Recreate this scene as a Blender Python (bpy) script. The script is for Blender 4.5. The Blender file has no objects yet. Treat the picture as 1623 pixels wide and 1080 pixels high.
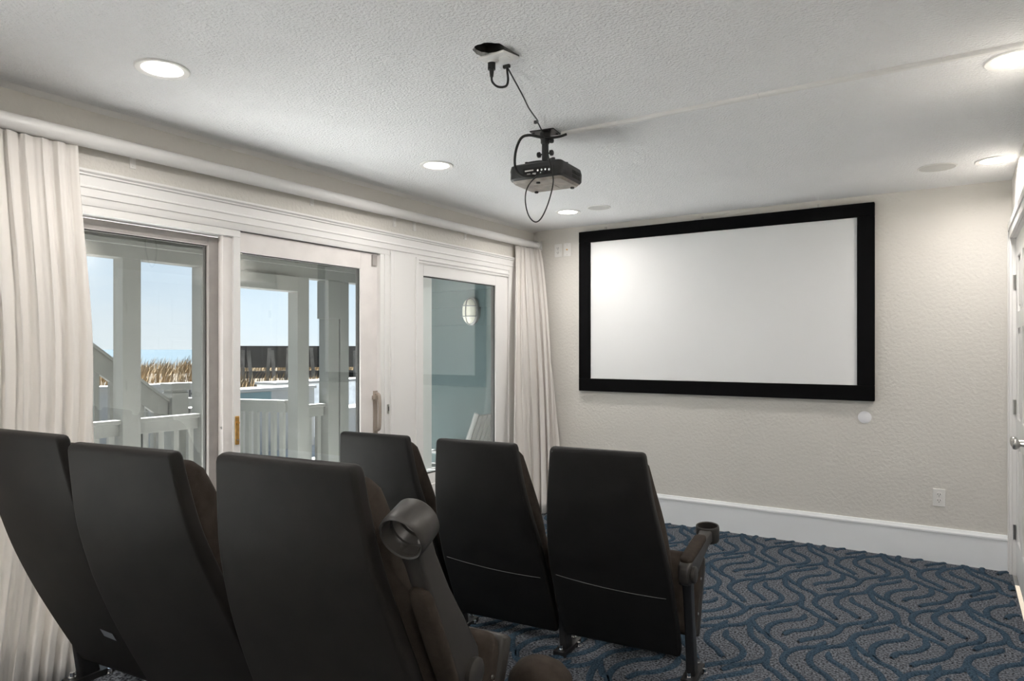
import bpy, bmesh, math, random
from mathutils import Vector, Matrix
random.seed(7)
scene = bpy.context.scene
col = scene.collection
PI = math.pi

# ------------------------------------------------------------------ camera
cam_d = bpy.data.cameras.new('camera')
cam_d.lens = 24.1666; cam_d.sensor_width = 36.0; cam_d.sensor_fit = 'HORIZONTAL'
cam_d.shift_y = 0.00866; cam_d.clip_start = 0.05; cam_d.clip_end = 20000
cam = bpy.data.objects.new('camera', cam_d)
cam.location = (3.1814, -5.2751, 1.3855)
cam.rotation_euler = (PI / 2, 0, 0.5739)
col.objects.link(cam); scene.camera = cam

# ------------------------------------------------------------------ exposure, world, sun
scene.view_settings.view_transform = 'Standard'
scene.view_settings.look = 'None'
scene.view_settings.gamma = 1.0
scene.view_settings.use_curve_mapping = False
scene.view_settings.exposure = 1.08
LAMP_W = 4.0
SKY = 0.585
SUN = 26.0
scene.cycles.diffuse_bounces = 8
scene.cycles.max_bounces = 14
scene.cycles.transparent_max_bounces = 16

world = bpy.data.worlds.new('sky'); scene.world = world; world.use_nodes = True
nt = world.node_tree; nt.nodes.clear()
wo = nt.nodes.new('ShaderNodeOutputWorld'); bg = nt.nodes.new('ShaderNodeBackground')
tc = nt.nodes.new('ShaderNodeTexCoord'); sx = nt.nodes.new('ShaderNodeSeparateXYZ')
rp = nt.nodes.new('ShaderNodeValToRGB')
nt.links.new(tc.outputs['Generated'], sx.inputs[0]); nt.links.new(sx.outputs['Z'], rp.inputs[0])
e = rp.color_ramp.elements
e[0].position = 0.0; e[0].color = (0.80, 0.88, 0.95, 1)
e[1].position = 1.0; e[1].color = (0.34, 0.55, 0.90, 1)
m_ = rp.color_ramp.elements.new(0.10); m_.color = (0.66, 0.79, 0.93, 1)
m_ = rp.color_ramp.elements.new(0.35); m_.color = (0.50, 0.69, 0.93, 1)
wmap = nt.nodes.new('ShaderNodeMapping'); wmap.inputs['Scale'].default_value = (1.5, 1.5, 9)
wn = nt.nodes.new('ShaderNodeTexNoise'); wn.inputs['Scale'].default_value = 2.2; wn.inputs['Detail'].default_value = 6
wr = nt.nodes.new('ShaderNodeMapRange'); wr.inputs[1].default_value = 0.48; wr.inputs[2].default_value = 0.75; wr.inputs[4].default_value = 0.45
wm = nt.nodes.new('ShaderNodeMix'); wm.data_type = 'RGBA'
nt.links.new(tc.outputs['Generated'], wmap.inputs[0]); nt.links.new(wmap.outputs[0], wn.inputs['Vector'])
nt.links.new(wn.outputs['Fac'], wr.inputs[0]); nt.links.new(wr.outputs[0], wm.inputs[0])
nt.links.new(rp.outputs[0], wm.inputs[6]); wm.inputs[7].default_value = (0.86, 0.89, 0.92, 1)
nt.links.new(wm.outputs[2], bg.inputs[0]); bg.inputs[1].default_value = SKY
nt.links.new(bg.outputs[0], wo.inputs[0])

sun_d = bpy.data.lights.new('sun', 'SUN'); sun_d.energy = SUN; sun_d.angle = 0.01; sun_d.color = (1, 0.975, 0.95)
sun = bpy.data.objects.new('sun', sun_d); col.objects.link(sun); sun.location = (-8, 4, 12)
sun.rotation_euler = Vector((0.70, -0.01, -0.71)).to_track_quat('-Z', 'Y').to_euler()

# ------------------------------------------------------------------ materials
def new_mat(name):
    m = bpy.data.materials.new(name); m.use_nodes = True
    n = m.node_tree; n.nodes.clear()
    o = n.nodes.new('ShaderNodeOutputMaterial'); return m, n, o

def mat(name, c, rough=0.6, metal=0.0, var=0.06, vscale=6.0, bump=0.0, bscale=80.0, bdist=0.002, spec=0.5, c2=None, detail=4):
    """Principled surface with noise colour variation and fine bump in object space."""
    m, n, o = new_mat(name)
    p = n.nodes.new('ShaderNodeBsdfPrincipled')
    p.inputs['Roughness'].default_value = rough; p.inputs['Metallic'].default_value = metal
    p.inputs['Specular IOR Level'].default_value = spec
    t = n.nodes.new('ShaderNodeTexCoord')
    nz = n.nodes.new('ShaderNodeTexNoise'); nz.inputs['Scale'].default_value = vscale; nz.inputs['Detail'].default_value = detail
    n.links.new(t.outputs['Object'], nz.inputs['Vector'])
    r = n.nodes.new('ShaderNodeValToRGB')
    d = c2 if c2 else tuple(x * (1 - var) for x in c)
    u = c if c2 else tuple(min(1, x * (1 + var)) for x in c)
    r.color_ramp.elements[0].position = 0.35; r.color_ramp.elements[0].color = (*d, 1)
    r.color_ramp.elements[1].position = 0.65; r.color_ramp.elements[1].color = (*u, 1)
    n.links.new(nz.outputs['Fac'], r.inputs[0]); n.links.new(r.outputs[0], p.inputs['Base Color'])
    if bump:
        b = n.nodes.new('ShaderNodeBump'); b.inputs['Strength'].default_value = bump; b.inputs['Distance'].default_value = bdist
        z = n.nodes.new('ShaderNodeTexNoise'); z.inputs['Scale'].default_value = bscale; z.inputs['Detail'].default_value = 3
        n.links.new(t.outputs['Object'], z.inputs['Vector']); n.links.new(z.outputs['Fac'], b.inputs['Height'])
        n.links.new(b.outputs[0], p.inputs['Normal'])
    n.links.new(p.outputs[0], o.inputs[0]); return m

def emit(name, c, s):
    m, n, o = new_mat(name); e_ = n.nodes.new('ShaderNodeEmission')
    e_.inputs[0].default_value = (*c, 1); e_.inputs[1].default_value = s
    n.links.new(e_.outputs[0], o.inputs[0]); return m

def glass(name, tint, ior=1.7):
    m, n, o = new_mat(name)
    f = n.nodes.new('ShaderNodeFresnel')
    g_ = n.nodes.new('ShaderNodeNewGeometry'); r_ = n.nodes.new('ShaderNodeMapRange')   # same index on both faces of the thin pane
    r_.inputs[3].default_value = ior; r_.inputs[4].default_value = 1 / ior
    n.links.new(g_.outputs['Backfacing'], r_.inputs[0]); n.links.new(r_.outputs[0], f.inputs[0])
    a = n.nodes.new('ShaderNodeBsdfTransparent'); a.inputs[0].default_value = (*tint, 1)
    g = n.nodes.new('ShaderNodeBsdfGlossy'); g.inputs['Roughness'].default_value = 0.0
    x = n.nodes.new('ShaderNodeMixShader')
    n.links.new(f.outputs[0], x.inputs[0]); n.links.new(a.outputs[0], x.inputs[1]); n.links.new(g.outputs[0], x.inputs[2])
    n.links.new(x.outputs[0], o.inputs[0]); return m

def cloth(name, c, trans=0.2):
    m, n, o = new_mat(name)
    t = n.nodes.new('ShaderNodeTexCoord'); z = n.nodes.new('ShaderNodeTexNoise'); z.inputs['Scale'].default_value = 400
    n.links.new(t.outputs['Object'], z.inputs['Vector'])
    b = n.nodes.new('ShaderNodeBump'); b.inputs['Strength'].default_value = 0.15; b.inputs['Distance'].default_value = 0.001
    n.links.new(z.outputs['Fac'], b.inputs['Height'])
    d = n.nodes.new('ShaderNodeBsdfDiffuse'); d.inputs[0].default_value = (*c, 1); n.links.new(b.outputs[0], d.inputs['Normal'])
    l = n.nodes.new('ShaderNodeBsdfTranslucent'); l.inputs[0].default_value = (*c, 1)
    x = n.nodes.new('ShaderNodeMixShader'); x.inputs[0].default_value = trans
    n.links.new(d.outputs[0], x.inputs[1]); n.links.new(l.outputs[0], x.inputs[2]); n.links.new(x.outputs[0], o.inputs[0]); return m

M = {}
M['wall'] = mat('wall paint', (0.69, 0.668, 0.628), 0.75, var=0.012, vscale=1.5, bump=0.7, bscale=50, bdist=0.0045, spec=0.25)
M['ceiling'] = mat('textured ceiling paint', (0.87, 0.87, 0.875), 0.9, var=0.01, vscale=2, bump=1.0, bscale=95, bdist=0.009, spec=0.1)
M['trim'] = mat('white gloss trim paint', (0.86, 0.85, 0.84), 0.35, var=0.01, vscale=3)
M['base'] = mat('baseboard paint', (0.88, 0.90, 0.92), 0.4, var=0.01, vscale=3)
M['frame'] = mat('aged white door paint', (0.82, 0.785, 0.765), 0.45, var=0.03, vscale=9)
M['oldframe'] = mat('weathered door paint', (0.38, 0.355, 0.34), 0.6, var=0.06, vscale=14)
M['carpet'] = mat('speckled grey carpet', (0.21, 0.225, 0.255), 0.95, vscale=105, c2=(0.012, 0.014, 0.018), bump=0.8, bscale=320, bdist=0.004, spec=0.1, detail=2)
M['carpetblue'] = mat('blue carpet pile', (0.056, 0.094, 0.135), 0.95, vscale=120, c2=(0.020, 0.037, 0.056), bump=0.6, bscale=330, bdist=0.003, spec=0.1, detail=2)
M['plastic'] = mat('black moulded plastic', (0.0125, 0.012, 0.0118), 0.55, spec=0.25, var=0.1, vscale=12, bump=0.35, bscale=420, bdist=0.0008)
M['plastic2'] = mat('grey brown plastic', (0.030, 0.0265, 0.024), 0.45, var=0.12, vscale=15, bump=0.15, bscale=300, bdist=0.0006)
M['plasticworn'] = mat('worn brown black plastic', (0.0140, 0.0122, 0.0110), 0.55, spec=0.2, var=0.18, vscale=10, bump=0.35, bscale=420, bdist=0.0008)
M['timberlit'] = mat('pole timber with lit tone', (0.11, 0.105, 0.095), 0.9, var=0.4, vscale=4)  # poles coloured lighter than the planks to stand in for their lit edges
M['fabric'] = mat('dark brown upholstery', (0.040, 0.031, 0.025), 0.92, var=0.2, vscale=25, bump=0.6, bscale=500, bdist=0.0015, spec=0.2)
M['steel'] = mat('black painted steel', (0.014, 0.014, 0.015), 0.4, var=0.1)
M['chrome'] = mat('chrome', (0.75, 0.75, 0.76), 0.15, 1.0, var=0.02)
M['nickel'] = mat('brushed nickel', (0.55, 0.54, 0.52), 0.28, 1.0, var=0.05, vscale=40)
M['brass'] = mat('brass', (0.66, 0.38, 0.12), 0.35, 0.9, var=0.15, vscale=50)
M['black'] = mat('black velvet', (0.004, 0.004, 0.0045), 0.9, var=0.1, spec=0.1)
M['screen'] = mat('projection screen cloth', (0.82, 0.825, 0.83), 0.8, var=0.004, vscale=2, spec=0.1)
M['white'] = mat('white plastic', (0.80, 0.79, 0.77), 0.4, var=0.01)
M['dark'] = mat('dark slot', (0.01, 0.01, 0.01), 0.6)
M['cable'] = mat('black cable rubber', (0.010, 0.010, 0.010), 0.45)
M['projector'] = mat('charcoal projector plastic', (0.022, 0.022, 0.023), 0.4, var=0.1, vscale=20)
M['underside'] = mat('worn grey underside', (0.30, 0.27, 0.24), 0.35, var=0.25, vscale=18)
M['lens'] = emit('lit lamp lens', (1.0, 0.93, 0.83), 9.0)
M['speaker'] = mat('speaker grille', (0.56, 0.555, 0.54), 0.7, var=0.02, vscale=200, bump=0.3, bscale=600)
M['brown'] = mat('raw plaster edge', (0.16, 0.095, 0.06), 0.9, var=0.4, vscale=40)
M['galv'] = mat('galvanised box', (0.09, 0.088, 0.083), 0.6, 0.3, var=0.4, vscale=30)
M['glass'] = glass('window glass', (0.95, 0.975, 0.97))
M['glassold'] = glass('hazy window glass', (0.91, 0.925, 0.915))
M['curtain'] = cloth('cream curtain', (0.87, 0.84, 0.81), 0.22)
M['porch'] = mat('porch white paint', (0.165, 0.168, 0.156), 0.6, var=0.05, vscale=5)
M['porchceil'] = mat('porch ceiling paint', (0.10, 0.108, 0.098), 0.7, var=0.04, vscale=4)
M['deck'] = mat('deck boards', (0.80, 0.80, 0.81), 0.8, var=0.12, vscale=8)
M['siding'] = mat('blue grey siding', (0.098, 0.135, 0.138), 0.65, var=0.04, vscale=4)
M['sand'] = mat('dune sand', (0.050, 0.040, 0.026), 0.95, var=0.15, vscale=0.8, bump=0.3, bscale=3, bdist=0.05)
M['grass'] = mat('dry dune grass', (0.31, 0.20, 0.085), 0.9, vscale=0.6, c2=(0.15, 0.105, 0.045))
M['sea'] = mat('sea water', (0.020, 0.042, 0.060), 0.9, var=0.15, vscale=0.02, bump=0.2, bscale=0.15, bdist=0.6, spec=0.1)
M['timber'] = mat('tarred timber', (0.012, 0.0125, 0.0125), 0.85, var=0.35, vscale=3)
M['teal'] = mat('teal panel', (0.07, 0.135, 0.15), 0.5, var=0.05)
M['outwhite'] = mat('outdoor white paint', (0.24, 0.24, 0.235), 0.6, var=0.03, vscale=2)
M['gasket'] = mat('dark glazing gasket', (0.05, 0.048, 0.045), 0.7)
M['frost'] = mat('frosted lamp glass', (0.72, 0.70, 0.60), 0.35, var=0.05)

# ------------------------------------------------------------------ mesh helpers
class MB:
    def __init__(self): self.v = []; self.f = []
    def add(self, vs, fs):
        k = len(self.v); self.v += [tuple(p) for p in vs]; self.f += [tuple(i + k for i in q) for q in fs]; return self
    def box(self, x0, x1, y0, y1, z0, z1, mx=None):
        vs = [Vector(p) for p in ((x0, y0, z0), (x1, y0, z0), (x1, y1, z0), (x0, y1, z0), (x0, y0, z1), (x1, y0, z1), (x1, y1, z1), (x0, y1, z1))]
        if mx is not None: vs = [mx @ p for p in vs]
        return self.add(vs, [(0, 3, 2, 1), (4, 5, 6, 7), (0, 1, 5, 4), (1, 2, 6, 5), (2, 3, 7, 6), (3, 0, 4, 7)])
    def loft(self, rings, cap=True, closed=True):
        n = len(rings[0]); vs = [p for r in rings for p in r]; fs = []
        for i in range(len(rings) - 1):
            for j in range(n if closed else n - 1):
                a = i * n + j; b = i * n + (j + 1) % n
                fs.append((a, b, b + n, a + n))
        if cap and closed:
            fs.append(tuple(range(n - 1, -1, -1))); k = (len(rings) - 1) * n; fs.append(tuple(range(k, k + n)))
        return self.add(vs, fs)
    def cyl(self, p0, p1, r0, r1=None, n=20, cap=True):
        p0 = Vector(p0); p1 = Vector(p1); r1 = r0 if r1 is None else r1
        d = (p1 - p0).normalized(); a = d.orthogonal().normalized(); b = d.cross(a)
        ring = lambda p, r: [p + (a * math.cos(2 * PI * i / n) + b * math.sin(2 * PI * i / n)) * r for i in range(n)]
        return self.loft([ring(p0, r0), ring(p1, r1)], cap)
    def lathe(self, prof, n=32, mx=None, cap=True):
        rings = []
        for r, z in prof:
            rg = [Vector((r * math.cos(2 * PI * i / n), r * math.sin(2 * PI * i / n), z)) for i in range(n)]
            rings.append([mx @ p for p in rg] if mx is not None else rg)
        return self.loft(rings, cap)
    def tube(self, pts, r, n=8, steps=6, cap=True, flat=1.0):
        P = spline(pts, steps) if steps > 1 else [Vector(p) for p in pts]
        rings = []; up = None
        for i, p in enumerate(P):
            d = (P[min(i + 1, len(P) - 1)] - P[max(i - 1, 0)]).normalized()
            if up is None: a = d.orthogonal().normalized()
            else:
                a = (up - d * up.dot(d)); a = a.normalized() if a.length > 1e-6 else d.orthogonal().normalized()
            up = a; b = d.cross(a)
            rings.append([p + (a * math.cos(2 * PI * j / n) + b * math.sin(2 * PI * j / n) * flat) * r for j in range(n)])
        return self.loft(rings, cap)
    def mesh(self, name, m, smooth=False, angle=35):
        me = bpy.data.meshes.new(name); me.from_pydata(self.v, [], self.f); me.update()
        bm = bmesh.new(); bm.from_mesh(me); bmesh.ops.recalc_face_normals(bm, faces=bm.faces); bm.to_mesh(me); bm.free()
        if smooth:
            me.polygons.foreach_set('use_smooth', [True] * len(me.polygons)); me.set_sharp_from_angle(angle=math.radians(angle))
        me.materials.append(M[m] if isinstance(m, str) else m); return me
    def build(self, name, m, parent=None, smooth=False, bevel=0.0, angle=35, loc=None):
        o = bpy.data.objects.new(name, self.mesh(name, m, smooth, angle)); col.objects.link(o)
        if parent is not None: o.parent = parent
        if loc is not None: o.location = loc
        if bevel:
            b = o.modifiers.new('bevel', 'BEVEL'); b.width = bevel; b.segments = 2; b.limit_method = 'ANGLE'
        return o

def spline(pts, steps):
    P = [Vector(p) for p in pts]; out = []
    for i in range(len(P) - 1):
        p0 = P[max(i - 1, 0)]; p1 = P[i]; p2 = P[i + 1]; p3 = P[min(i + 2, len(P) - 1)]
        for k in range(steps):
            t = k / steps
            out.append(0.5 * ((2 * p1) + (p2 - p0) * t + (2 * p0 - 5 * p1 + 4 * p2 - p3) * t * t + (3 * p1 - p0 - 3 * p2 + p3) * t ** 3))
    out.append(P[-1]); return out

def tag(o, label, cat=None, group=None, kind=None):
    if label: o['label'] = label
    if cat: o['category'] = cat
    if group: o['group'] = group
    if kind: o['kind'] = kind
    return o

def thing(name, label, cat, loc=(0, 0, 0), rot=(0, 0, 0), group=None, kind=None):
    o = bpy.data.objects.new(name, None); col.objects.link(o); o.location = loc; o.rotation_euler = rot
    o.empty_display_size = 0.1
    return tag(o, label, cat, group, kind)

def bx(name, m, b, parent=None, bevel=0.0):
    return MB().box(*b).build(name, m, parent, bevel=bevel)

def link_copy(src, parent, loc=None):
    o = src.copy(); col.objects.link(o); o.parent = parent
    if loc is not None: o.location = loc
    return o

def copy_tree(o, parent=None):
    c = o.copy(); col.objects.link(c); c.parent = parent
    for ch in list(o.children): copy_tree(ch, c)
    return c

# ------------------------------------------------------------------ room shell
W = 3.47; H = 2.44; BACK = -7.4
ST = 'structure'
floor = tag(bx('floor', 'carpet', (0, W, BACK, 0, -0.06, 0)), 'dark grey speckled carpet floor with raised blue waves', 'floor', kind=ST)
# raised blue wave pile, laid on the floor in a 0.46 x 0.825 m repeat
PILE = [
    [(3.362, -1.389), (3.335, -1.441), (3.281, -1.511), (3.242, -1.558), (3.225, -1.613), (3.219, -1.67), (3.208, -1.715), (3.182, -1.759), (3.132, -1.806), (3.1, -1.873), (3.085, -1.935), (3.099, -2.012), (3.131, -2.061), (3.174, -2.1), (3.204, -2.145), (3.223, -2.165)],
    [(2.929, -1.24), (2.942, -1.323), (2.993, -1.366), (3.038, -1.420), (3.096, -1.453), (3.134, -1.489), (3.157, -1.534)],
    [(3.121, -0.918), (3.099, -0.995), (3.049, -1.035), (3.009, -1.091), (2.989, -1.164), (2.995, -1.24), (3.034, -1.299), (3.074, -1.339), (3.106, -1.384), (3.126, -1.421)],
    [(3.153, -1.036), (3.166, -1.101), (3.209, -1.144), (3.252, -1.185), (3.281, -1.232), (3.287, -1.292), (3.267, -1.355), (3.226, -1.406), (3.185, -1.456), (3.164, -1.5), (3.157, -1.545), (3.15, -1.595), (3.126, -1.655), (3.085, -1.709), (3.037, -1.762), (3.014, -1.813)],
    [(3.226, -0.875), (3.243, -0.948), (3.266, -1.022), (3.312, -1.085), (3.359, -1.129), (3.382, -1.192), (3.383, -1.255), (3.359, -1.308), (3.317, -1.359), (3.276, -1.409), (3.25, -1.473)],
    [(2.981, -1.439), (2.973, -1.508), (2.933, -1.552), (2.89, -1.599), (2.86, -1.666), (2.855, -1.729), (2.868, -1.8), (2.898, -1.846), (2.94, -1.872), (2.97, -1.904), (2.99, -1.95)],
    [(3.225, -1.656), (3.246, -1.705), (3.275, -1.747), (3.30, -1.785), (3.328, -1.80), (3.358, -1.846)],
    [(3.055, -1.455), (3.065, -1.522), (3.045, -1.595), (3.003, -1.656), (2.957, -1.697), (2.936, -1.767)],
]
pile = MB()
sect = [(-1, 0.0), (-0.8, 0.7), (-0.3, 1.0), (0.3, 1.0), (0.8, 0.7), (1, 0.0)]
for curve in PILE:
    P = spline([(a, b, 0) for a, b in curve], 4); n = len(P)
    for i in range(-8, 3):
        for j in range(-8, 3):
            off = Vector((i * 0.46, j * 0.825, 0)); rings = []
            for k, p in enumerate(P):
                q = p + off
                if not (0.015 < q.x < W - 0.015 and BACK + 0.02 < q.y < -0.016):
                    if len(rings) > 1: pile.loft(rings, cap=False, closed=False)
                    rings = []; continue
                d = (P[min(k + 1, n - 1)] - P[max(k - 1, 0)]).normalized(); s_ = Vector((-d.y, d.x, 0))
                w_ = 0.0165 * min(1, 0.45 + 0.35 * min(k, n - 1 - k))
                rings.append([q + s_ * a * w_ + Vector((0, 0, h * 0.009 - 0.001)) for a, h in sect])
            if len(rings) > 1: pile.loft(rings, cap=False, closed=False)
tag(pile.build('carpet_pile', 'carpetblue', floor, smooth=True, angle=80), 'raised blue wavy pile lines', kind='stuff')

# ceiling with the torn hole of the electrical box
def make_ceiling():
    bm = bmesh.new()
    outer = [bm.verts.new(p) for p in ((-0.2, BACK, H), (W + 0.2, BACK, H), (W + 0.2, 0.15, H), (-0.2, 0.15, H))]
    hole = []
    rr = random.Random(3)
    for i in range(28):
        a = 2 * PI * i / 28; k = 1 + rr.uniform(-0.06, 0.06)
        hole.append(bm.verts.new((1.803 + 0.060 * k * math.cos(a), -3.285 + 0.058 * k * math.sin(a), H)))
    ed = [bm.edges.new((outer[i], outer[(i + 1) % 4])) for i in range(4)] + [bm.edges.new((hole[i], hole[(i + 1) % 28])) for i in range(28)]
    bmesh.ops.triangle_fill(bm, use_beauty=True, edges=ed)
    top = [bm.verts.new((v.co.x, v.co.y, H + 0.016)) for v in hole]
    for i in range(28): bm.faces.new((hole[i], hole[(i + 1) % 28], top[(i + 1) % 28], top[i]))
    # slab above
    t0 = [bm.verts.new((x, y, H + 0.10)) for x, y in ((-0.2, BACK), (W + 0.2, BACK), (W + 0.2, 0.15), (-0.2, 0.15))]
    bm.faces.new(t0)
    for i in range(4): bm.faces.new((outer[i], outer[(i + 1) % 4], t0[(i + 1) % 4], t0[i]))
    me = bpy.data.meshes.new('ceiling'); bm.to_mesh(me); bm.free(); me.materials.append(M['ceiling'])
    o = bpy.data.objects.new('ceiling', me); col.objects.link(o); return o
ceiling = tag(make_ceiling(), 'white stippled ceiling', 'ceiling', kind=ST)

tag(bx('wall_front', 'wall', (-0.14, W + 0.14, 0, 0.14, -0.06, H)), 'beige orange peel wall behind the projection screen', 'wall', kind=ST)
tag(bx('wall_back', 'wall', (-0.14, W + 0.14, BACK - 0.14, BACK, -0.06, H)), 'beige wall at the rear of the room', 'wall', kind=ST)
# right wall with the door opening (y -0.875 .. -0.065)
DY0, DY1, DZ = -1.695, -0.065, 2.07
MB().box(W, W + 0.14, BACK, DY0, -0.06, H).box(W, W + 0.14, DY1, 0, -0.06, H).box(W, W + 0.14, DY0, DY1, DZ, H).build('wall_right', 'wall')
tag(bpy.data.objects['wall_right'], 'beige wall holding the white panel door', 'wall', kind=ST)
# left wall with the two glazed openings
A0, A1, B0, B1, TZ = -7.25, -1.875, -1.585, -0.425, 2.012
MB().box(-0.14, 0, BACK, A0, -0.06, H).box(-0.14, 0, A0, B1, TZ, H).box(-0.14, 0, A1, B0, -0.06, TZ).box(-0.14, 0, B1, 0, -0.06, H) \
    .box(-0.14, 0, B0, B1, -0.06, 0.40).box(-0.14, 0.0, A0, A1, -0.06, 0.0).build('wall_left', 'wall')
tag(bpy.data.objects['wall_left'], 'beige wall above and around the glass doors', 'wall', kind=ST)

# smooth strip along the ceiling over the glass doors
MB().add([(0, BACK, H - 0.001), (0.05, BACK, H - 0.001), (0, BACK, H - 0.013), (0, 0, H - 0.001), (0.05, 0, H - 0.001), (0, 0, H - 0.013)],
         [(0, 1, 2), (3, 5, 4), (0, 3, 4, 1), (1, 4, 5, 2), (0, 2, 5, 3)]).build('trim_1', 'trim')
tag(bpy.data.objects['trim_1'], 'narrow white cove strip where ceiling meets left wall', 'trim', kind=ST)

def profile_run(name, m, axis, prof, a, b, label):
    """Extrude a wall-side profile [(out, z)...] along the wall; axis 'x' = front wall, 'y' = left wall."""
    r = []
    for t in (a, b):
        r.append([Vector((t, -o_, z)) if axis == 'x' else Vector((o_, t, z)) for o_, z in prof])
    o = MB().loft(r).build(name, m, smooth=True, angle=30)
    return tag(o, label, 'trim', kind=ST)

bb = profile_run('baseboard_front', 'base', 'x', [(0, 0), (0.016, 0), (0.016, 0.190), (0.021, 0.193), (0.021, 0.204), (0.014, 0.214), (0.010, 0.224), (0, 0.226)], 0.0, W, 'tall white baseboard under the projection screen')
bb['category'] = 'baseboard'
profile_run('baseboard_left', 'base', 'y', [(0, 0), (0.016, 0), (0.016, 0.190), (0.021, 0.193), (0.021, 0.204), (0.010, 0.224), (0, 0.226)], -0.42, -0.022, 'short white baseboard behind the far curtain')['category'] = 'baseboard'
r_ = MB().loft([[Vector((W - o_, t, z)) for o_, z in [(0, 0), (0.016, 0), (0.016, 0.190), (0.021, 0.2), (0.010, 0.224), (0, 0.226)]] for t in (BACK, DY0 - 0.09)]).build('baseboard_right', 'base', smooth=True, angle=30)
tag(r_, 'tall white baseboard beside the panel door', 'baseboard', kind=ST)

# header casing over the glazing
profile_run('trim_2', 'trim', 'y', [(0, 2.050), (0.018, 2.050), (0.018, 2.085), (0.023, 2.088), (0.023, 2.094), (0.018, 2.098), (0.018, 2.138), (0.026, 2.142), (0.026, 2.148), (0.034, 2.156), (0.034, 2.166), (0, 2.168)], A0 - 0.1, -0.319, 'long white moulded header over the glass doors')
profile_run('trim_3', 'trim', 'y', [(-0.03, 2.012), (0.011, 2.012), (0.013, 2.016), (0.013, 2.050), (-0.03, 2.050)], A0, A1 + 0.01, 'white strip under the header above the sliding doors')
# pilaster between sliding doors and fixed window
pl = MB().box(0, 0.013, A1, B0, 0, 2.05).box(0.013, 0.024, A1 + 0.004, A1 + 0.03, 0, 2.03).box(0.013, 0.018, A1 + 0.036, A1 + 0.048, 0, 2.03).box(0.013, 0.024, B0 - 0.03, B0 - 0.004, 0, 2.03)
pl.build('trim_4', 'trim', bevel=0.003); tag(bpy.data.objects['trim_4'], 'white flat pilaster between sliding door and fixed window', 'trim', kind=ST)
pl = MB().box(0, 0.018, B1, -0.319, 0, 2.05).box(0.018, 0.026, -0.345, -0.323, 0, 2.05).box(0, 0.013, B0, B1, 1.995, 2.05).box(0, 0.02, B0, B1, 2.012, 2.028)
pl.build('trim_5', 'trim', bevel=0.003); tag(bpy.data.objects['trim_5'], 'white casing around the fixed window beside the far curtain', 'trim', kind=ST)
pl = MB().box(0, 0.013, B0, B1, 0, 0.36).box(0, 0.03, B0 - 0.02, B1 + 0.02, 0.36, 0.42)
pl.build('trim_6', 'trim', bevel=0.003); tag(bpy.data.objects['trim_6'], 'white panel and sill below the fixed window', 'trim', kind=ST)

# ------------------------------------------------------------------ glazing
def glazed(name, label, x0, x1, y0, y1, z0, z1, sl, sr, rt_, rb, fm, gm, gx):
    t = thing(name, label, 'window' if name.startswith('window') else 'door', ((x0 + x1) / 2, (y0 + y1) / 2, z0), kind=ST)
    L = lambda b: (b[0] - t.location.x, b[1] - t.location.x, b[2] - t.location.y, b[3] - t.location.y, b[4] - z0, b[5] - z0)
    bx('stile', fm, L((x0, x1, y0, y0 + sl, z0, z1)), t, 0.003); bx('stile', fm, L((x0, x1, y1 - sr, y1, z0, z1)), t, 0.003)
    bx('rail', fm, L((x0, x1, y0 + sl, y1 - sr, z1 - rt_, z1)), t, 0.003); bx('rail', fm, L((x0, x1, y0 + sl, y1 - sr, z0, z0 + rb)), t, 0.003)
    bx('pane', gm, L((gx - 0.003, gx + 0.003, y0 + sl - 0.005, y1 - sr + 0.005, z0 + rb - 0.005, z1 - rt_ + 0.005)), t)
    for nm, b in (('gasket', (x0 + 0.001, gx + 0.008, y0 + sl, y0 + sl + 0.005, z0 + rb, z1 - rt_)), ('gasket', (x0 + 0.001, gx + 0.008, y1 - sr - 0.005, y1 - sr, z0 + rb, z1 - rt_)),
                  ('gasket', (x0 + 0.001, gx + 0.008, y0 + sl + 0.005, y1 - sr - 0.005, z1 - rt_ - 0.005, z1 - rt_)), ('gasket', (x0 + 0.001, gx + 0.008, y0 + sl + 0.005, y1 - sr - 0.005, z0 + rb, z0 + rb + 0.005))):
        bx(nm, 'gasket', L(b), t)
    return t, L
# recessed left leaf
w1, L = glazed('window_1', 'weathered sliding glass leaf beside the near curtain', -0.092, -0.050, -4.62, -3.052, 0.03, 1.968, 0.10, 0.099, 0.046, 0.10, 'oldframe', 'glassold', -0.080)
w3, L = glazed('window_added', 'added unseen glass leaf behind the near curtain for more daylight', -0.048, -0.006, -7.25, -4.68, 0.03, 1.976, 0.10, 0.10, 0.08, 0.10, 'frame', 'glass', -0.027)  # unseen leaf, glazing extended rearwards to bring more daylight into the room
hk = MB().cyl((0, 0, 0), (0.03, 0, 0), 0.008, n=10).tube([(0.03, 0, 0), (0.036, -0.012, -0.004), (0.034, -0.022, -0.012), (0.03, -0.026, 0.0)], 0.005, n=6).build('hook', 'nickel', w1, smooth=True)
hk.location = (-0.05 - w1.location.x, -3.075 - w1.location.y, 0.985 - 0.03)
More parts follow.
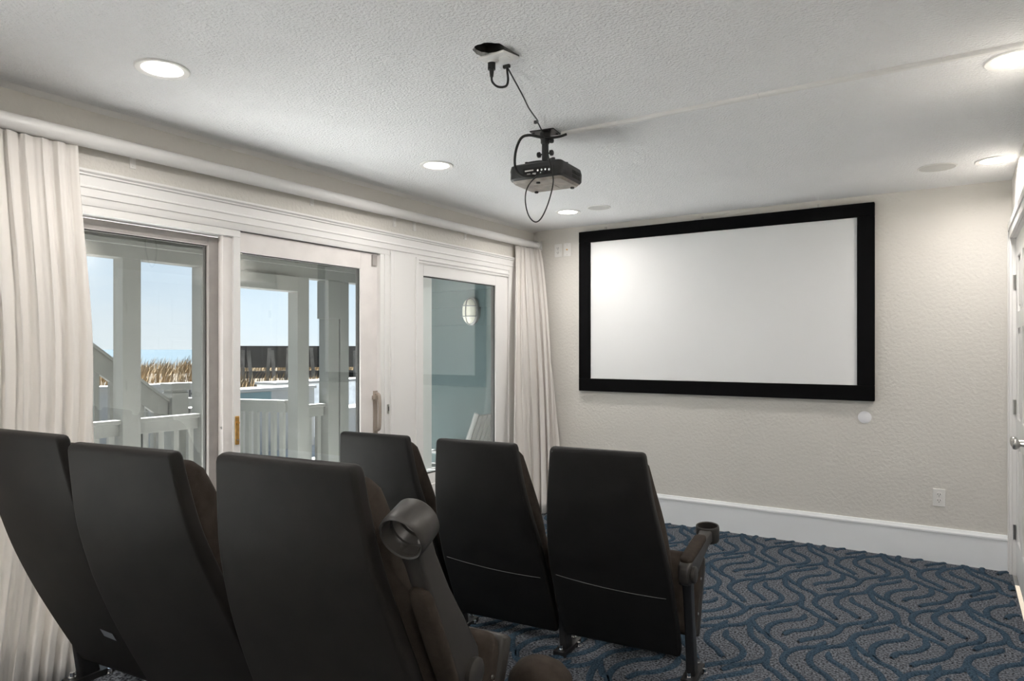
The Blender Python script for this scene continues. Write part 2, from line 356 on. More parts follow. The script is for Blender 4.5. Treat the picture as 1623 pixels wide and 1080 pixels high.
# frame head and mullion of the left bay
fr = MB().box(-0.12, 0.008, A0, -3.006, 1.976, 2.012).box(-0.12, 0.008, -3.046, -3.006, 0.0, 1.976).box(-0.12, -0.02, A0, A1, 0, 0.03).box(-0.12, 0.0, -4.68, -4.62, 0.0, 1.976)
fr.build('trim_7', 'trim', bevel=0.002); tag(bpy.data.objects['trim_7'], 'white mullion and frame head around the near sliding leaf', 'trim', kind=ST)
lk = thing('brass_lock', 'brass mortise lock plate on the white mullion', 'lock', (0.008, -3.028, 0.96))
MB().box(0, 0.006, -0.012, 0.012, -0.075, 0.075).build('lock_plate', 'brass', lk, bevel=0.003)
MB().cyl((0.006, 0, 0.04), (0.014, 0, 0.04), 0.008, n=14).build('thumb_turn', 'brass', lk, smooth=True)
MB().cyl((0.006, 0, -0.05), (0.009, 0, -0.05), 0.004, n=10).build('screw', 'nickel', lk, smooth=True)
# second leaf (slides behind the mullion, stops at the jamb)
d1, L = glazed('door_1', 'white sliding glass door leaf with bronze pull handle', -0.048, -0.006, -3.10, -1.972, 0.03, 2.010, 0.08, 0.148, 0.108, 0.13, 'frame', 'glass', -0.027)
hd = MB()
hd.tube([(0.0, 0.0, 0.12), (0.03, 0.0, 0.118), (0.04, 0, 0.09), (0.043, 0, 0.0), (0.04, 0, -0.09), (0.03, 0, -0.112), (0.0, 0, -0.118)], 0.011, n=8, flat=0.8)
hd.box(0, 0.006, -0.018, 0.018, -0.14, 0.14).box(0.0, 0.03, -0.028, 0.0, 0.085, 0.11)
hd = hd.build('pull_handle', mat('bronze handle', (0.42, 0.36, 0.31), 0.45, 0.4), d1, smooth=True); hd.location = (-0.006 - d1.location.x, -1.992 - d1.location.y, 0.975 - 0.03)
bx('roller_block', 'oldframe', L((-0.008, 0.008, -2.025, -1.985, 1.93, 2.0)), d1, 0.002)
# right jamb
jb = MB().box(-0.12, 0.010, -1.958, A1, 0.0, 2.012).box(0.010, 0.018, -1.925, -1.905, 0, 2.012)
jb.build('trim_8', 'trim', bevel=0.002); tag(bpy.data.objects['trim_8'], 'white jamb right of the sliding door', 'trim', kind=ST)
st = thing('strike_plate', 'small worn strike plate on the white jamb', 'strike plate', (0.0185, -1.890, 0.99))
MB().box(-0.009, 0.0, -0.006, 0.006, -0.03, 0.03).build('plate', 'nickel', st, bevel=0.001)
MB().box(0.0, 0.002, -0.003, 0.003, -0.014, 0.016).build('slot', 'dark', st)
# fixed window beside the far curtain
w2, L = glazed('window_2', 'white fixed window beside the far curtain', -0.045, 0.0, B0, B1, 0.42, 1.995, 0.072, 0.175, 0.085, 0.07, 'trim', 'glass', -0.018)
bx('screen_stile', 'trim', L((-0.115, -0.095, -1.41, -1.305, 0.50, 1.97)), w2, 0.003)

# ------------------------------------------------------------------ panel door on the right wall
def panel_door(name, label, a, b, hinge_far):
    dr = thing(name, label, 'door', (W + 0.018, (a + b) / 2, 0.012), kind=ST)
    hw = (b - a) / 2 - 0.003; s_ = 1 if hinge_far else -1
    MB().box(0.012, 0.036, -hw, hw, 0, DZ - 0.016).build('door_slab', 'trim', dr)
    ys = [(-hw, -hw + 0.11), (-0.055, 0.055), (hw - 0.11, hw)]
    for p, q in ys: bx('stile', 'trim', (0, 0.014, p, q, 0, DZ - 0.016), dr, 0.004)
    for z0, z1 in ((0, 0.22), (0.80, 0.96), (1.50, 1.60), (1.93, DZ - 0.016)):
        for p, q in ((ys[0][1], ys[1][0]), (ys[1][1], ys[2][0])): bx('rail', 'trim', (0, 0.014, p, q, z0, z1), dr, 0.004)
    for z0, z1 in ((0.22, 0.80), (0.96, 1.50), (1.60, 1.93)):
        for p, q in ((ys[0][1], ys[1][0]), (ys[1][1], ys[2][0])): bx('panel', 'trim', (0.004, 0.02, p + 0.03, q - 0.03, z0 + 0.03, z1 - 0.03), dr, 0.008)
    kb = MB().lathe([(0.032, 0), (0.032, 0.005), (0.026, 0.009), (0.011, 0.011), (0.010, 0.034), (0.020, 0.040), (0.027, 0.050), (0.028, 0.058), (0.024, 0.066), (0.012, 0.070)], 28, Matrix.Rotation(-PI / 2, 4, 'Y'))
    kb.build('door_knob', 'nickel', dr, smooth=True).location = (0, s_ * (-hw + 0.06), 0.89)
    for z in (0.255, 1.02, 1.785):
        h_ = MB().cyl((-0.008, s_ * (hw + 0.001), z - 0.045), (-0.008, s_ * (hw + 0.001), z + 0.045), 0.0075, n=12)
        h_.box(-0.003, 0.002, min(s_ * (hw - 0.028), s_ * hw), max(s_ * (hw - 0.028), s_ * hw), z - 0.044, z + 0.044)
        h_.build('hinge', 'nickel', dr, smooth=True)
panel_door('door_2', 'white six panel door at the right edge with nickel knob', -0.880, DY1, True)
panel_door('door_3', 'second white six panel door leaf outside the right edge of the view', DY0, -0.880, False)
MB().box(W, W + 0.14, DY0 - 0.0, DY0 + 0.003, 0, DZ).box(W, W + 0.14, DY1 - 0.003, DY1, 0, DZ).box(W, W + 0.14, DY0, DY1, DZ - 0.003, DZ).box(W + 0.056, W + 0.14, DY0, DY1, 0.0, DZ).build('trim_10', 'trim')
tag(bpy.data.objects['trim_10'], 'white jamb lining behind the panel door', 'trim', kind=ST)
cs = MB()
for a, b in ((DY1, -0.003), (DY0 - 0.09, DY0)):
    cs.box(W - 0.016, W, a, b, 0, DZ + 0.095).box(W - 0.022, W - 0.016, a + 0.01 if a < -0.5 else a + 0.035, b - 0.035 if a < -0.5 else b - 0.004, 0, DZ + 0.06)
cs.box(W - 0.016, W, DY0 - 0.09, -0.003, DZ, DZ + 0.095).box(W - 0.022, W - 0.016, DY0 - 0.085, -0.006, DZ + 0.05, DZ + 0.09)
cs.build('trim_9', 'trim', bevel=0.003); tag(bpy.data.objects['trim_9'], 'white moulded casing around the panel door', 'trim', kind=ST)

# ------------------------------------------------------------------ riser under the back row
rs = tag(bx('riser', 'carpet', (0.50, 2.62, -5.0, -3.46, 0.0, 0.165)), 'low carpeted riser under the rear row of seats', 'riser', kind=ST)

# ------------------------------------------------------------------ projection screen
sc = thing('projection_screen', 'wide white projection screen in a black velvet frame on the wall', 'projection screen', (1.5967, 0, 1.0335))
SW, SH, FB = 2.2386, 1.3505, 0.106
bx('screen_surface', 'screen', (-SW / 2 + FB - 0.01, SW / 2 - FB + 0.01, -0.030, -0.006, FB - 0.01, SH - FB + 0.014), sc)
for nm, b in (('frame_bar', (-SW / 2, SW / 2, -0.046, -0.002, 0, FB)), ('frame_bar', (-SW / 2, SW / 2, -0.046, -0.002, SH - FB + 0.012, SH)),
              ('frame_bar', (-SW / 2, -SW / 2 + FB, -0.0455, -0.002, FB, SH - FB + 0.012)), ('frame_bar', (SW / 2 - FB, SW / 2, -0.0455, -0.002, FB, SH - FB + 0.012))):
    bx(nm, 'black', b, sc, 0.004)
for x in (0.685, 1.502, 2.334):
    MB().box(-0.035, 0.035, -0.012, 0, 0, 0.004).box(0.02, 0.035, -0.014, 0, 0.004, 0.02).build('wall_bracket', 'nickel', sc).location = (x - 1.5967, -0.002, SH + 0.008)

# ------------------------------------------------------------------ wall plates and disc
def wall_plate(name, label, x, z, kind):
    t = thing(name, label, 'outlet' if kind == 'duplex' else 'wall plate', (x, 0, z))
    MB().box(-0.035, 0.035, -0.006, 0, -0.0575, 0.0575).build('cover_plate', 'white', t, bevel=0.003)
    if kind == 'duplex':
        for s in (-1, 1):
            f = MB().lathe([(0.0165, 0), (0.0165, 0.003)], 24, Matrix.Translation((0, -0.0055, s * 0.0195)) @ Matrix.Rotation(PI / 2, 4, 'X')).build('receptacle', 'white', t, smooth=True)
            for b in ((-0.0085, -0.0055), (0.0055, 0.0085)): bx('slot', 'dark', (b[0], b[1], -0.0095, -0.008, s * 0.0195 - 0.001, s * 0.0195 + 0.008), f)
            MB().cyl((0, -0.0095, s * 0.0195 - 0.008), (0, -0.008, s * 0.0195 - 0.008), 0.0028, n=10).build('ground_hole', 'dark', f)
        MB().cyl((0, -0.008, 0), (0, -0.006, 0), 0.003, n=10).build('screw', 'nickel', t)
    else:
        MB().cyl((0, -0.016, 0), (0, -0.006, 0), 0.0055, n=12).build('coax_jack', 'brass', t, smooth=True)
        for s in (-1, 1): MB().cyl((0, -0.008, s * 0.042), (0, -0.006, s * 0.042), 0.003, n=10).build('screw', 'nickel', t)
    return t
wall_plate('power_outlet', 'white duplex outlet low on the wall right of the screen', 3.0865, 0.419, 'duplex')
wall_plate('power_outlet', 'white duplex outlet high by the corner left of the screen', 0.2545, 2.249, 'duplex')
wall_plate('coax_plate', 'white coaxial wall plate beside the high outlet', 0.345, 2.251, 'coax')
wd = MB().lathe([(0.042, 0), (0.042, 0.004), (0.039, 0.006)], 36, Matrix.Rotation(PI / 2, 4, 'X')).build('wall_disc', mat('white disc', (0.86, 0.86, 0.89), 0.3), smooth=True, loc=(2.653, 0, 0.919))
tag(wd, 'round white disc cover on the wall below the screen', 'wall cover')

# ------------------------------------------------------------------ ceiling fixtures
def make_downlight(label, x, y, first=[None]):
    t = thing('recessed_light', label, 'ceiling light', (x, y, H), group='recessed ceiling lights')
    if first[0] is None:
        a = MB().lathe([(0.096, 0.0), (0.096, -0.004), (0.092, -0.007), (0.072, -0.004), (0.070, 0.0)], 40).build('trim_ring', 'white', t, smooth=True)
        b = MB().lathe([(0.071, 0.0), (0.071, -0.003), (0.05, -0.007), (0.02, -0.0095)], 40).build('lens', 'lens', t, smooth=True)
        ld = bpy.data.lights.new('lamp', 'AREA'); ld.shape = 'DISK'; ld.size = 0.13; ld.spread = math.radians(165); ld.energy = LAMP_W; ld.color = (1.0, 0.95, 0.895)
        c = bpy.data.objects.new('lamp', ld); col.objects.link(c); c.parent = t; c.location = (0, 0, -0.013)
        first[0] = (a, b, c)
    else:
        for s in first[0]: link_copy(s, t)
    return t
for lab, x, y in (('lit recessed ceiling light nearest the camera above the near curtain', 0.677, -3.82),
                  ('lit recessed ceiling light left of the projector', 0.683, -2.206),
                  ('lit recessed ceiling light in the far corner near the screen', 0.68, -0.618),
                  ('lit recessed ceiling light above the panel door in the far right corner', 3.362, -0.60),
                  ('lit recessed ceiling light cut by the right edge beside the raceway', 3.36, -2.19),
                  ('added unseen recessed ceiling light over the right side of the rear row', 3.36, -3.82),  # from here on unseen lights, added along the grid to brighten the room
                  ('added unseen recessed ceiling light behind the rear row on the window side', 0.68, -5.42),
                  ('added unseen recessed ceiling light behind the rear row on the door side', 3.36, -5.42),
                  ('added unseen recessed ceiling light at the rear wall on the window side', 0.68, -6.9),
                  ('added unseen recessed ceiling light at the rear wall on the door side', 3.36, -6.9)):
    make_downlight(lab, x, y)
for lab, x, y, r in (('round flat ceiling speaker beside the far corner light', 0.951, -0.638, 0.088), ('round flat ceiling speaker beside the light over the door', 3.088, -0.60, 0.100)):
    t = thing('ceiling_speaker', lab, 'speaker', (x, y, H), group='round ceiling speakers')
    MB().lathe([(r, 0), (r, -0.003), (r - 0.006, -0.005), (r - 0.008, -0.004), (r - 0.008, 0)], 40).build('bezel', 'white', t, smooth=True)
    MB().lathe([(r - 0.007, 0), (r - 0.007, -0.0035), (r * 0.4, -0.0045)], 40).build('grille', 'speaker', t, smooth=True)
rw = MB().add([(0, 0, 0), (1, 0, 0)], [])
rw = thing('cable_raceway', 'white cable raceway running across the ceiling from the projector', 'raceway', (1.575, -2.335, H))
for a, b in ((0, 0.92), (0.922, 1.56), (1.562, W - 1.575)):
    MB().loft([[Vector((t, y, z)) for y, z in ((-0.016, 0), (-0.014, -0.010), (-0.009, -0.014), (0.009, -0.014), (0.014, -0.010), (0.016, 0))] for t in (a, b)]).build('raceway_segment', 'white', rw, smooth=True, angle=25)

# ------------------------------------------------------------------ torn electrical box with plug
eb = thing('ceiling_outlet', 'white outlet plate hanging below a torn hole in the ceiling', 'outlet', (1.803, -3.25, H))
cav = MB().box(-0.075, 0.075, -0.105, 0.045, 0.055, 0.062).box(-0.075, -0.066, -0.105, 0.045, 0.012, 0.058).box(0.066, 0.075, -0.105, 0.045, 0.012, 0.058).box(-0.075, 0.075, -0.105, -0.096, 0.012, 0.058).box(-0.075, 0.075, 0.036, 0.045, 0.012, 0.058)
cav.build('junction_box', 'galv', eb)
MB().box(-0.064, -0.03, -0.085, -0.06, 0.022, 0.05).build('plaster_edge', 'brown', eb)
PT = Matrix.Translation((0.004, 0.012, -0.012)) @ Matrix.Rotation(0.10, 4, 'X') @ Matrix.Rotation(-0.05, 4, 'Z')
MB().box(-0.058, 0.058, -0.050, 0.050, -0.005, 0.003, PT).build('cover_plate', 'white', eb, bevel=0.002)
MB().box(-0.05, 0.05, 0.042, 0.052, 0.0, 0.016, PT).box(0.046, 0.056, -0.04, 0.05, 0.0, 0.016, PT).build('box_flange', 'galv', eb)
for s in (-0.024, 0.026):
    MB().lathe([(0.020, 0), (0.020, -0.004), (0.017, -0.005)], 24, PT @ Matrix.Translation((s, 0, -0.005))).build('receptacle', 'white', eb, smooth=True)
pc = thing('power_cable', 'black power cable from ceiling outlet looping under the projector', 'cable', (1.775, -3.235, 2.40))
o_ = pc.location
rel = lambda pts: [Vector(p) - Vector(o_) for p in pts]
MB().cyl((0, 0, 0.022), (0, 0, -0.006), 0.014, 0.014, n=14).cyl((0, 0, -0.006), (0, 0, -0.032), 0.009, 0.0065, n=12).build('plug', 'cable', pc, smooth=True)
MB().tube(rel([(1.775, -3.235, 2.37), (1.776, -3.233, 2.352), (1.785, -3.222, 2.338), (1.797, -3.205, 2.336), (1.806, -3.185, 2.346), (1.800, -3.165, 2.375), (1.788, -3.152, 2.412), (1.783, -3.147, 2.434)]), 0.0042).build('cord', 'cable', pc, smooth=True)
MB().box(-0.014, 0.014, -0.006, 0.006, -0.012, 0, Matrix.Translation((1.782 - o_[0], -3.147 - o_[1], 2.44 - o_[2]))).build('cable_clip', 'cable', pc, bevel=0.002)
MB().tube(rel([(1.783, -3.147, 2.434), (1.768, -3.08, 2.416), (1.735, -2.96, 2.394), (1.70, -2.86, 2.384), (1.655, -2.74, 2.392), (1.605, -2.63, 2.414), (1.563, -2.555, 2.431)]), 0.003).build('cord', 'cable', pc, smooth=True)
MB().box(-0.010, 0.010, -0.006, 0.006, -0.014, 0, Matrix.Translation((1.556 - o_[0], -2.556 - o_[1], 2.44 - o_[2]))).build('cable_clip', 'cable', pc, bevel=0.002)
MB().tube(rel([(1.563, -2.555, 2.431), (1.566, -2.54, 2.415), (1.576, -2.52, 2.377), (1.589, -2.52, 2.325), (1.603, -2.52, 2.265), (1.616, -2.52, 2.21), (1.626, -2.52, 2.168), (1.62, -2.52, 2.123), (1.596, -2.52, 2.053), (1.562, -2.52, 1.995), (1.528, -2.52, 1.981), (1.494, -2.52, 2.014), (1.476, -2.52, 2.075), (1.48, -2.52, 2.132), (1.504, -2.515, 2.173), (1.535, -2.495, 2.205), (1.55, -2.47, 2.225)]), 0.003).build('cord', 'cable', pc, smooth=True)
vc = thing('video_cable', 'thick black video cable curving from raceway into the projector back', 'cable', (1.58, -2.35, 2.42))
o_ = vc.location
MB().tube(rel([(1.60, -2.345, 2.425), (1.575, -2.37, 2.411), (1.545, -2.405, 2.402), (1.51, -2.44, 2.401), (1.47, -2.475, 2.408), (1.437, -2.495, 2.395), (1.412, -2.50, 2.345), (1.403, -2.50, 2.285), (1.414, -2.50, 2.238), (1.446, -2.497, 2.213), (1.48, -2.48, 2.212), (1.495, -2.462, 2.216)]), 0.0065).build('cord', 'cable', vc, smooth=True)

# ------------------------------------------------------------------ projector and mount
PX, PY = 1.487, -2.345
mt = thing('projector_mount', 'black ceiling mount with knobs holding the projector', 'projector mount', (1.505, -2.385, H))
MB().box(-0.062, 0.062, -0.05, 0.05, -0.006, 0, Matrix.Rotation(0.15, 4, 'Z')).build('ceiling_plate', 'steel', mt, bevel=0.002)
for x, y in ((-0.045, -0.035), (0.045, -0.035), (-0.045, 0.035), (0.045, 0.035)): MB().cyl((x, y, -0.006), (x, y, -0.011), 0.006, n=8).build('bolt', 'steel', mt)
MB().lathe([(0.026, -0.006), (0.026, -0.03), (0.022, -0.036), (0.022, -0.052), (0.018, -0.058)], 24).build('upper_socket', 'steel', mt, smooth=True)
MB().lathe([(0.0165, -0.055), (0.0165, -0.135), (0.012, -0.142)], 24).build('column', 'steel', mt, smooth=True)
for s, z in ((-1, -0.105), (1, -0.105), (1, -0.045)):
    g = MB().cyl((s * 0.014, 0, z), (s * 0.032, 0, z), 0.004, n=8).lathe([(0.006, 0.028), (0.014, 0.030), (0.014, 0.040), (0.010, 0.043)], 12, Matrix.Translation((0, 0, z)) @ Matrix.Rotation(s * PI / 2, 4, 'Y'))
    g.build('thumb_knob', 'steel', mt, smooth=True)
for a in (0.6, 2.4, 3.9, 5.5):
    e_ = Vector((math.cos(a) * 0.105 - 0.015, math.sin(a) * 0.085 + 0.035, -0.150))
    arm = MB().tube([(0, 0, -0.140), (e_.x * 0.5, e_.y * 0.5, -0.138), (e_.x, e_.y, -0.142)], 0.008, n=6, steps=3, flat=0.4)
    arm.cyl(e_ + Vector((0, 0, 0.012)), e_ + Vector((0, 0, -0.006)), 0.009, n=10).build('spider_arm', 'steel', mt, smooth=True)
pj = thing('projector', 'black projector hanging from the ceiling mount with cables at its back', 'projector', (PX, PY, 2.190), (0, 0, 0.06))
def rrect(w, d, r, z, n=4, cx=0, cy=0):
    out = []
    for qx, qy, a0 in ((1, 1, 0), (-1, 1, PI / 2), (-1, -1, PI), (1, -1, 3 * PI / 2)):
        for i in range(n + 1):
            a = a0 + i * PI / 2 / n
            out.append(Vector((cx + qx * (w / 2 - r) + r * math.cos(a), cy + qy * (d / 2 - r) + r * math.sin(a), z)))
    return out
MB().loft([rrect(0.272, 0.232, 0.02, 0.012), rrect(0.284, 0.244, 0.02, 0.022), rrect(0.286, 0.246, 0.02, 0.06), rrect(0.276, 0.236, 0.02, 0.083), rrect(0.25, 0.21, 0.02, 0.092)]).build('housing', 'projector', pj, smooth=True, angle=25)
us = MB().loft([rrect(0.25, 0.21, 0.02, 0.0), rrect(0.268, 0.228, 0.02, 0.0125)]).build('base_plate', 'underside', pj, smooth=True, angle=25)
for x, y in ((-0.10, 0.09), (0.10, 0.09), (0.0, -0.085)): MB().lathe([(0.010, 0.0), (0.010, -0.006), (0.007, -0.008)], 14, Matrix.Translation((x, y, 0))).build('foot', 'projector', us, smooth=True)
bx('lamp_cover', 'underside', (-0.055, 0.045, -0.03, 0.06, -0.002, 0.004), us, 0.002)
MB().box(-0.06, 0.10, -0.1255, -0.115, 0.022, 0.062).build('port_panel', 'dark', pj)
for x, z, r in ((0.02, 0.045, 0.005), (0.04, 0.045, 0.005), (0.06, 0.045, 0.005), (0.08, 0.042, 0.006), (0.035, 0.032, 0.0035)):
    MB().cyl((x, -0.129, z), (x, -0.122, z), r, n=10).build('port', 'chrome', pj, smooth=True)
for x in (-0.03, 0.0): bx('port', 'nickel', (x - 0.009, x + 0.009, -0.1275, -0.12, 0.028, 0.036), pj)
MB().box(-0.05, -0.005, -0.128, -0.12, 0.046, 0.052).build('label_strip', 'white', pj)
for i in range(6):
    for j in range(2): bx('vent_slot', 'dark', (0.1425, 0.1445, -0.005 + i * 0.016, 0.006 + i * 0.016, 0.024 + j * 0.021, 0.040 + j * 0.021), pj)
MB().lathe([(0.034, 0), (0.034, 0.016), (0.026, 0.018), (0.024, 0.008)], 28, Matrix.Translation((0.06, 0.118, 0.048)) @ Matrix.Rotation(-PI / 2, 4, 'X')).build('lens', 'dark', pj, smooth=True)

# ------------------------------------------------------------------ curtain rod and curtains
rod = thing('curtain_rod', 'thick white curtain pole along the wall over the glass doors', 'curtain rod', (0.055, 0, 2.303))
MB().cyl((0, -0.012, 0), (0, -1.95, -0.009), 0.031, n=24).build('pole_section', 'trim', rod, smooth=True)
MB().cyl((0, -1.951, -0.009), (0, -6.2, -0.030), 0.034, n=24).build('pole_section', 'trim', rod, smooth=True)
MB().box(-0.040, 0.036, -0.012, 0, -0.042, 0.042).lathe([(0.040, 0.0), (0.040, 0.03), (0.033, 0.034)], 24, Matrix.Translation((0, -0.01, 0)) @ Matrix.Rotation(PI / 2, 4, 'X')).build('end_flange', 'white', rod, smooth=True)
for y, h in ((-3.568, 0.07), (-2.522, 0.062), (-1.815, 0.082), (-1.612, 0.082), (-1.02, 0.066), (-4.6, 0.07)):
    zz = -0.03 * (-y / 6.2)
    br = MB().box(-0.055, -0.051, y - 0.014, y + 0.014, zz - h, zz + 0.01).box(-0.055, -0.02, y - 0.012, y + 0.012, zz - 0.024, zz - 0.018)
    br.cyl((-0.051, y, zz - h + 0.012), (-0.048, y, zz - h + 0.012), 0.004, n=8).build('rod_bracket', 'white', rod, bevel=0.001)

def curtain(name, label, top, bot, folds, amp0, amp1, z1, z0, ph, edge=lambda t: 0.0, nu=150, nv=26):
    vs = []; fs = []
    rr = random.Random(ph)
    jit = [rr.uniform(-0.5, 0.5) for _ in range(folds + 3)]
    hgt = [rr.uniform(0.55, 1.25) for _ in range(folds + 3)]
    for j in range(nv):
        t = j / (nv - 1); z = z1 + (z0 - z1) * t
        k = t ** 0.8
        A = Vector((top[0][0] + (bot[0][0] - top[0][0]) * k, top[0][1] + (bot[0][1] - top[0][1]) * k, z))
        B = Vector((top[1][0] + (bot[1][0] - top[1][0]) * k, top[1][1] + (bot[1][1] - top[1][1]) * k + edge(t), z))
        d = B - A; n = Vector((d.y, -d.x, 0)).normalized()
        for i in range(nu):
            s = i / (nu - 1); q = s * folds + 0.35 * math.sin(3 * t + s * 5)
            f = int(q); a = hgt[f] + (hgt[f + 1] - hgt[f]) * (q - f)
            w = 2 * abs(math.sin(PI * (q + 0.12 * math.sin(2 * t + f)))) ** 0.65 - 1
            amp = (amp0 + (amp1 - amp0) * k) * a
            fine = 0.18 * math.sin(2 * PI * q * 2.3 + t * 4) * (1 - 0.6 * t)
            skew = 0.35 / folds * math.sin(2 * PI * q + 1.1)
            p = A + d * min(1, max(0, s + skew * min(1, 4 * s * (1 - s)))) + n * amp * (w + fine)
            vs.append(p)
    for j in range(nv - 1):
        for i in range(nu - 1):
            a = j * nu + i; fs.append((a, a + 1, a + nu + 1, a + nu))
    o = MB().add(vs, fs).build(name, 'curtain', smooth=True, angle=180)
    so = o.modifiers.new('thickness', 'SOLIDIFY'); so.thickness = 0.003
    return tag(o, label, 'curtain', group='cream curtains')
curtain('curtain', 'long cream curtain at the left edge beside the weathered sliding leaf', ((0.055, -5.25), (0.055, -3.832)), ((0.075, -5.25), (0.085, -3.875)), 24, 0.015, 0.034, 2.246, 0.012, 5, nu=460, edge=lambda t: 0.085 * math.sin(PI * min(1, t * 0.95)) ** 1.3)
curtain('curtain', 'cream curtain gathered in the far corner left of the screen', ((0.045, -0.355), (0.092, -0.045)), ((0.125, -0.585), (0.330, -0.075)), 6, 0.016, 0.046, 2.266, 0.012, 11, nu=200)

# ------------------------------------------------------------------ theatre seats
def back_path(n=22):
    """Side profile of the moulded back: (y forward, z, width), from top to bottom."""
    key = [(0.0, 0.983, 0.400), (0.012, 0.88, 0.424), (0.032, 0.76, 0.456), (0.075, 0.62, 0.497), (0.120, 0.50, 0.522), (0.172, 0.375, 0.534), (0.240, 0.225, 0.538), (0.304, 0.088, 0.530)]
    return spline(key, 4)
BP = back_path()
def slab_ring(p, nrm, w, t0, t1, r, inset=0.0, seg=4):
    w = w - 2 * inset; t0 += inset; t1 -= inset; r = max(0.002, min(r, (t1 - t0) / 2 - 0.0005)); out = []
    for qx, qt, a0 in ((1, 1, 0), (-1, 1, PI / 2), (-1, -1, PI), (1, -1, 1.5 * PI)):
        for i in range(seg + 1):
            a = a0 + i * PI / 2 / seg
            x = qx * (w / 2 - r) + r * math.cos(a); t = (t1 - r if qt > 0 else t0 + r) + r * math.sin(a)
            out.append(Vector((x, p.x + nrm[0] * t, p.y + nrm[1] * t)))
    return out
def along(path, t0f, t1f, wf, r, endr=0.014):
    rings = []; n = len(path)
    tan = []
    for i in range(n):
        a = path[max(i - 1, 0)]; b = path[min(i + 1, n - 1)]; d = Vector((b.x - a.x, b.y - a.y)); d.normalize(); tan.append(d)
    def ring(i, ins, sh):
        p = path[i]; d = tan[i]; nrm = (-d.y, d.x)
        s = i / (n - 1)
        q = Vector((p.x + d.x * sh, p.y + d.y * sh))
        return slab_ring(q, nrm, wf(p.z, s), t0f(s), t1f(s), r, ins)
    for a in (0, 0.35, 0.7): rings.append(ring(0, endr * (1 - math.sin(a * PI / 2)) * 0.9, endr * (1 - math.cos((1 - a) * PI / 2)) * 0 + endr * (1 - math.sin(a * PI / 2) ** 0 * math.sqrt(max(0, 1 - (1 - math.sin(a * PI / 2)) ** 2))) - 0.0))
    rings = []
    for k in range(4):
        a = k / 4 * PI / 2; rings.append(ring(0, endr * (1 - math.sin(a)), endr * (1 - math.cos(PI / 2 - a)) * 0 + endr * (1 - math.sin(a)) * 0.0 + endr * math.cos(a) * 0 + endr * (1 - math.cos(a)) ))
    for i in range(1, n - 1): rings.append(ring(i, 0, 0))
    for k in range(3, -1, -1):
        a = k / 4 * PI / 2; rings.append(ring(n - 1, endr * (1 - math.sin(a)), -endr * (1 - math.cos(a))))
    return rings
SHELL_T = 0.046
